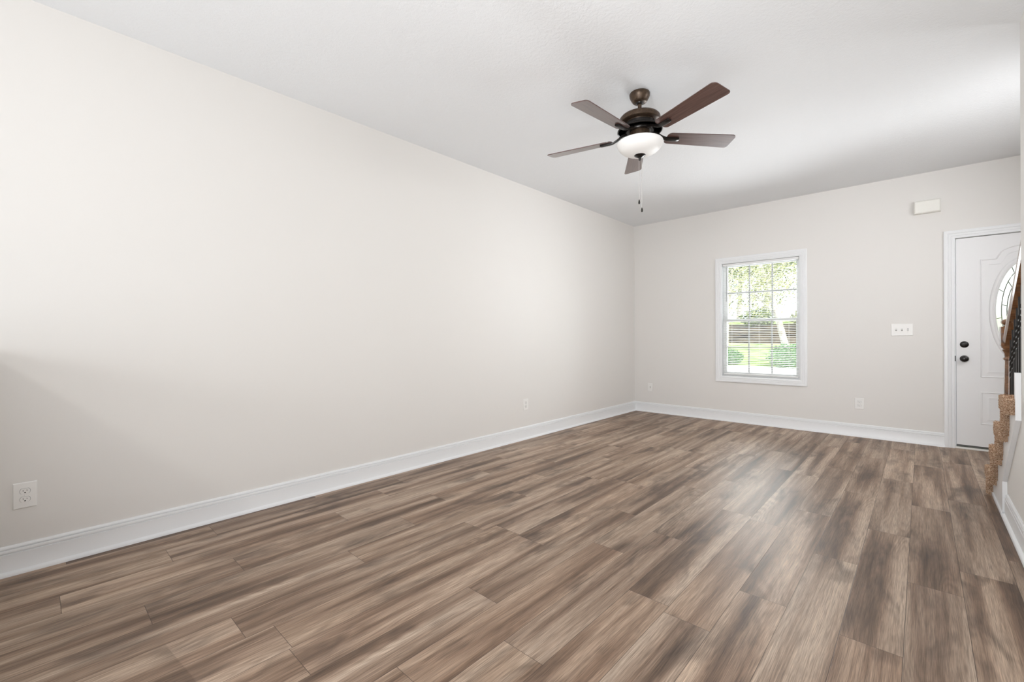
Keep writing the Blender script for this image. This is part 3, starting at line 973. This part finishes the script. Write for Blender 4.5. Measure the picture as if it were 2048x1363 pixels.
# ------------------------------------------------------------------ stair railing
XN, YN = 0.430, 4.425
rl = thing('stair_railing', (XN, YN, RISE), 'stained oak handrail with turned newel post and black twisted iron balusters', 'stair railing')
nb = RISE + 0.004
m = MB()
m.box((XN - 0.041, YN - 0.041, 1.030), (XN + 0.041, YN + 0.041, 1.160))
m.build('newel_block', M['oak'], rl, bevel=0.004)
MB().lathe([(0.0, nb), (0.038, nb), (0.038, nb + 0.10), (0.034, nb + 0.12), (0.030, nb + 0.14), (0.032, 0.42), (0.026, 0.66), (0.0225, 0.90), (0.022, 0.935), (0.030, 0.941), (0.030, 0.948), (0.022, 0.955),
            (0.024, 0.980), (0.030, 0.995), (0.034, 1.004), (0.029, 1.010), (0.036, 1.020), (0.039, 1.031), (0.0, 1.031)], (XN, YN, 0), 32).build('newel_shaft', M['oak'], rl, smooth=40)
MB().lathe([(0.0, 1.160), (0.030, 1.160), (0.024, 1.165), (0.022, 1.170), (0.034, 1.178), (0.040, 1.188), (0.036, 1.201), (0.022, 1.209), (0.0, 1.212)], (XN, YN, 0), 32).build('newel_cap', M['oak'], rl, smooth=50)
SL = RISE / RUN
yr0, yr1 = YN - 0.040, 2.75


def rail_z(y):
    return 1.062 + (yr0 - y) * 0.742


RP = [(-0.024, -0.030), (-0.030, -0.014), (-0.0315, -0.010), (-0.0315, 0.020), (-0.024, 0.030), (0.0, 0.034), (0.024, 0.030), (0.0315, 0.020), (0.0315, -0.010), (0.030, -0.014), (0.024, -0.030)]
m = MB()
m.loft([[(XN + a, y, rail_z(y) + b) for a, b in RP] for y in (yr0, yr1)], caps=True)
m.build('handrail', M['oak'], rl, smooth=35)


def baluster(y):
    k = int((Y1 - y) / RUN) + 1
    z0, z1 = RISE * k + 0.002, rail_z(y) - 0.026
    x = XN; hw = 0.0063
    m = MB(); rings = []
    zt1 = z1 - 0.11; zt0 = zt1 - 0.145
    steps = [(z0, 0), (zt0, 0)] + [(zt0 + (zt1 - zt0) * i / 40, R_(360) * i / 40) for i in range(1, 41)] + [(z1, R_(360))]
    for z, a in steps:
        rings.append([(x + hw * 1.414 * math.cos(a + math.pi / 4 + q * math.pi / 2), y + hw * 1.414 * math.sin(a + math.pi / 4 + q * math.pi / 2), z) for q in range(4)])
    m.loft(rings, caps=True)
    m.box((x - 0.012, y - 0.012, z0 - 0.0005), (x + 0.012, y + 0.012, z0 + 0.016))
    return m.build('baluster', M['iron'], rl)


y = 4.335
while y > YE + 0.06:
    baluster(y)
    y -= 0.0873

# ------------------------------------------------------------------ garden seen through the window
def ground(name, pts, material, z=None):
    m = MB(); m.add(pts, [tuple(range(len(pts)))])
    return struct(m.build(name, material))


gz = -0.35


def gy(y):
    if y < 22.5: return gz
    if y < 31: return gz + 0.9 * (y - 22.5) / 8.5
    return min(2.3, 0.55 + 1.6 * (y - 31) / 7)


m = MB(); NX, NY = 24, 60
vs = []
for j in range(NY + 1):
    for i in range(NX + 1):
        x = -60 + 90 * i / NX; y = YB + 0.3 + 70 * j / NY
        vs.append((x, y, gy(y) + 0.04 * math.sin(x * 0.7 + y * 0.5) * (y > 24)))
m.add(vs, [(j * (NX + 1) + i, j * (NX + 1) + i + 1, (j + 1) * (NX + 1) + i + 1, (j + 1) * (NX + 1) + i) for j in range(NY) for i in range(NX)])
struct(m.build('garden_ground', M['lawn'], smooth=80))
m = MB().box((-40, 9.0, gz - 0.05), (12, 22.5, gz + 0.03)); struct(m.build('driveway', M['drive']))
m = MB(); poly = []
m.prism([(31, 0.2), (31.3, 0.66), (35, 1.80), (46, 2.5), (60, 2.7), (60, 0.2)], 0, -50, 12)
struct(m.build('garden_bank', M['bank']))


def leaves(m, c, r, n, size, rnd, flat=1.0):
    for _ in range(n):
        while True:
            p = Vector((rnd.uniform(-1, 1), rnd.uniform(-1, 1), rnd.uniform(-1, 1)))
            if p.length < 1: break
        p = Vector((c[0] + p.x * r[0], c[1] + p.y * r[1], c[2] + p.z * r[2]))
        a = Vector((rnd.uniform(-1, 1), rnd.uniform(-1, 1), rnd.uniform(-1, 1))).normalized()
        s = a.orthogonal().normalized(); q = a.cross(s)
        l = size * rnd.uniform(0.6, 1.4); w_ = l * 0.42
        m.add([p - s * l, p + q * w_, p + s * l, p - q * w_], [(0, 1, 2, 3)])


def tree(x, y, h, crown, lean, leafm, label, seed, nl=1500, r0=0.16, z0=gz, size=0.16):
    rnd = random.Random(seed)
    t = thing('tree', (x, y, z0), label, 'tree')
    m = MB()
    top = (x + lean[0], y + lean[1], z0 + h)
    mid = (x + lean[0] * 0.4, y + lean[1] * 0.4, z0 + h * 0.5)
    m.tube([(x, y, z0 - 0.3), (x + lean[0] * 0.1, y, z0 + h * 0.15), mid, top], [r0 * 1.5, r0, r0 * 0.75, r0 * 0.35], 10)
    ends = []
    for i in range(7):
        a = rnd.uniform(0, 6.28); f = rnd.uniform(0.35, 0.85)
        b0 = (x + lean[0] * f, y + lean[1] * f, z0 + h * f)
        L_ = crown[0] * rnd.uniform(0.5, 0.95)
        b1 = (b0[0] + L_ * math.cos(a), b0[1] + L_ * math.sin(a), b0[2] + L_ * rnd.uniform(0.3, 0.9))
        m.tube([b0, tuple((Vector(b0) + Vector(b1)) / 2 + Vector((0, 0, 0.15))), b1], [r0 * 0.4, r0 * 0.28, r0 * 0.1], 6)
        ends.append(b1)
    m.build('trunk', M['bark'], t, smooth=60)
    m = MB()
    for e in ends + [top]:
        leaves(m, e, (crown[0] * 0.62, crown[0] * 0.62, crown[1] * 0.5), nl // 8, size, rnd)
    m.build('foliage', leafm, t)


tree(-4.55, 24.0, 6.2, (2.3, 2.8), (-1.7, 0.2), M['leaf_y'], 'pale-trunked leaning tree standing right of centre in the window view', 3, 4200, 0.15, z0=-0.2, size=0.075)
tree(-9.0, 29.5, 7.2, (2.4, 3.0), (0.5, 0.3), M['leaf_y'], 'sunlit yellow-green tree at left of the window view', 8, 5200, 0.12, z0=0.3, size=0.085)
tree(-9.4, 41.0, 9.5, (3.2, 4.2), (0.6, 0.0), M['leaf_g'], 'darker green tree on the bank in the middle of the window view', 9, 5200, 0.2, z0=2.1, size=0.13)
tree(-14.5, 52.0, 11.0, (4.2, 5.2), (0.4, 0.0), M['leaf_g'], 'farthest tall tree behind the bank in the window view', 5, 4200, 0.22, z0=2.4, size=0.17)


def shrub(x, y, r, label, seed, n=900, leafm='leaf_s', gz=gz, size=0.07):
    rnd = random.Random(seed)
    t = thing('shrub', (x, y, gz), label, 'shrub')
    m = MB()
    for i in range(5):
        a = i * 1.256
        m.tube([(x, y, gz - 0.05), (x + r * 0.5 * math.cos(a), y + r * 0.5 * math.sin(a), gz + r * 0.7)], [0.025, 0.01], 5)
    m.build('stems', M['bark'], t)
    m = MB(); leaves(m, (x, y, gz + r * 0.55), (r, r, r * 0.6), n, size, rnd)
    m.build('foliage', M[leafm], t)


shrub(-4.3, 22.9, 0.95, 'round green shrub at lower right of the window view by the driveway', 21, 1500)
shrub(-7.0, 23.2, 0.7, 'low green shrub at lower left of the window view by the driveway', 22, 1200)
shrub(-12.0, 35.6, 1.3, 'yellow-green bush on the bank at left of the window view', 23, 1300, 'leaf_y', 1.75, 0.1)
shrub(-8.6, 35.2, 1.2, 'olive bush on the bank in the middle of the window view', 24, 1300, 'leaf_g', 1.7, 0.1)
shrub(-5.6, 35.4, 1.1, 'pale bush on the bank behind the leaning trunk in the window view', 25, 1200, 'leaf_y', 1.7, 0.1)
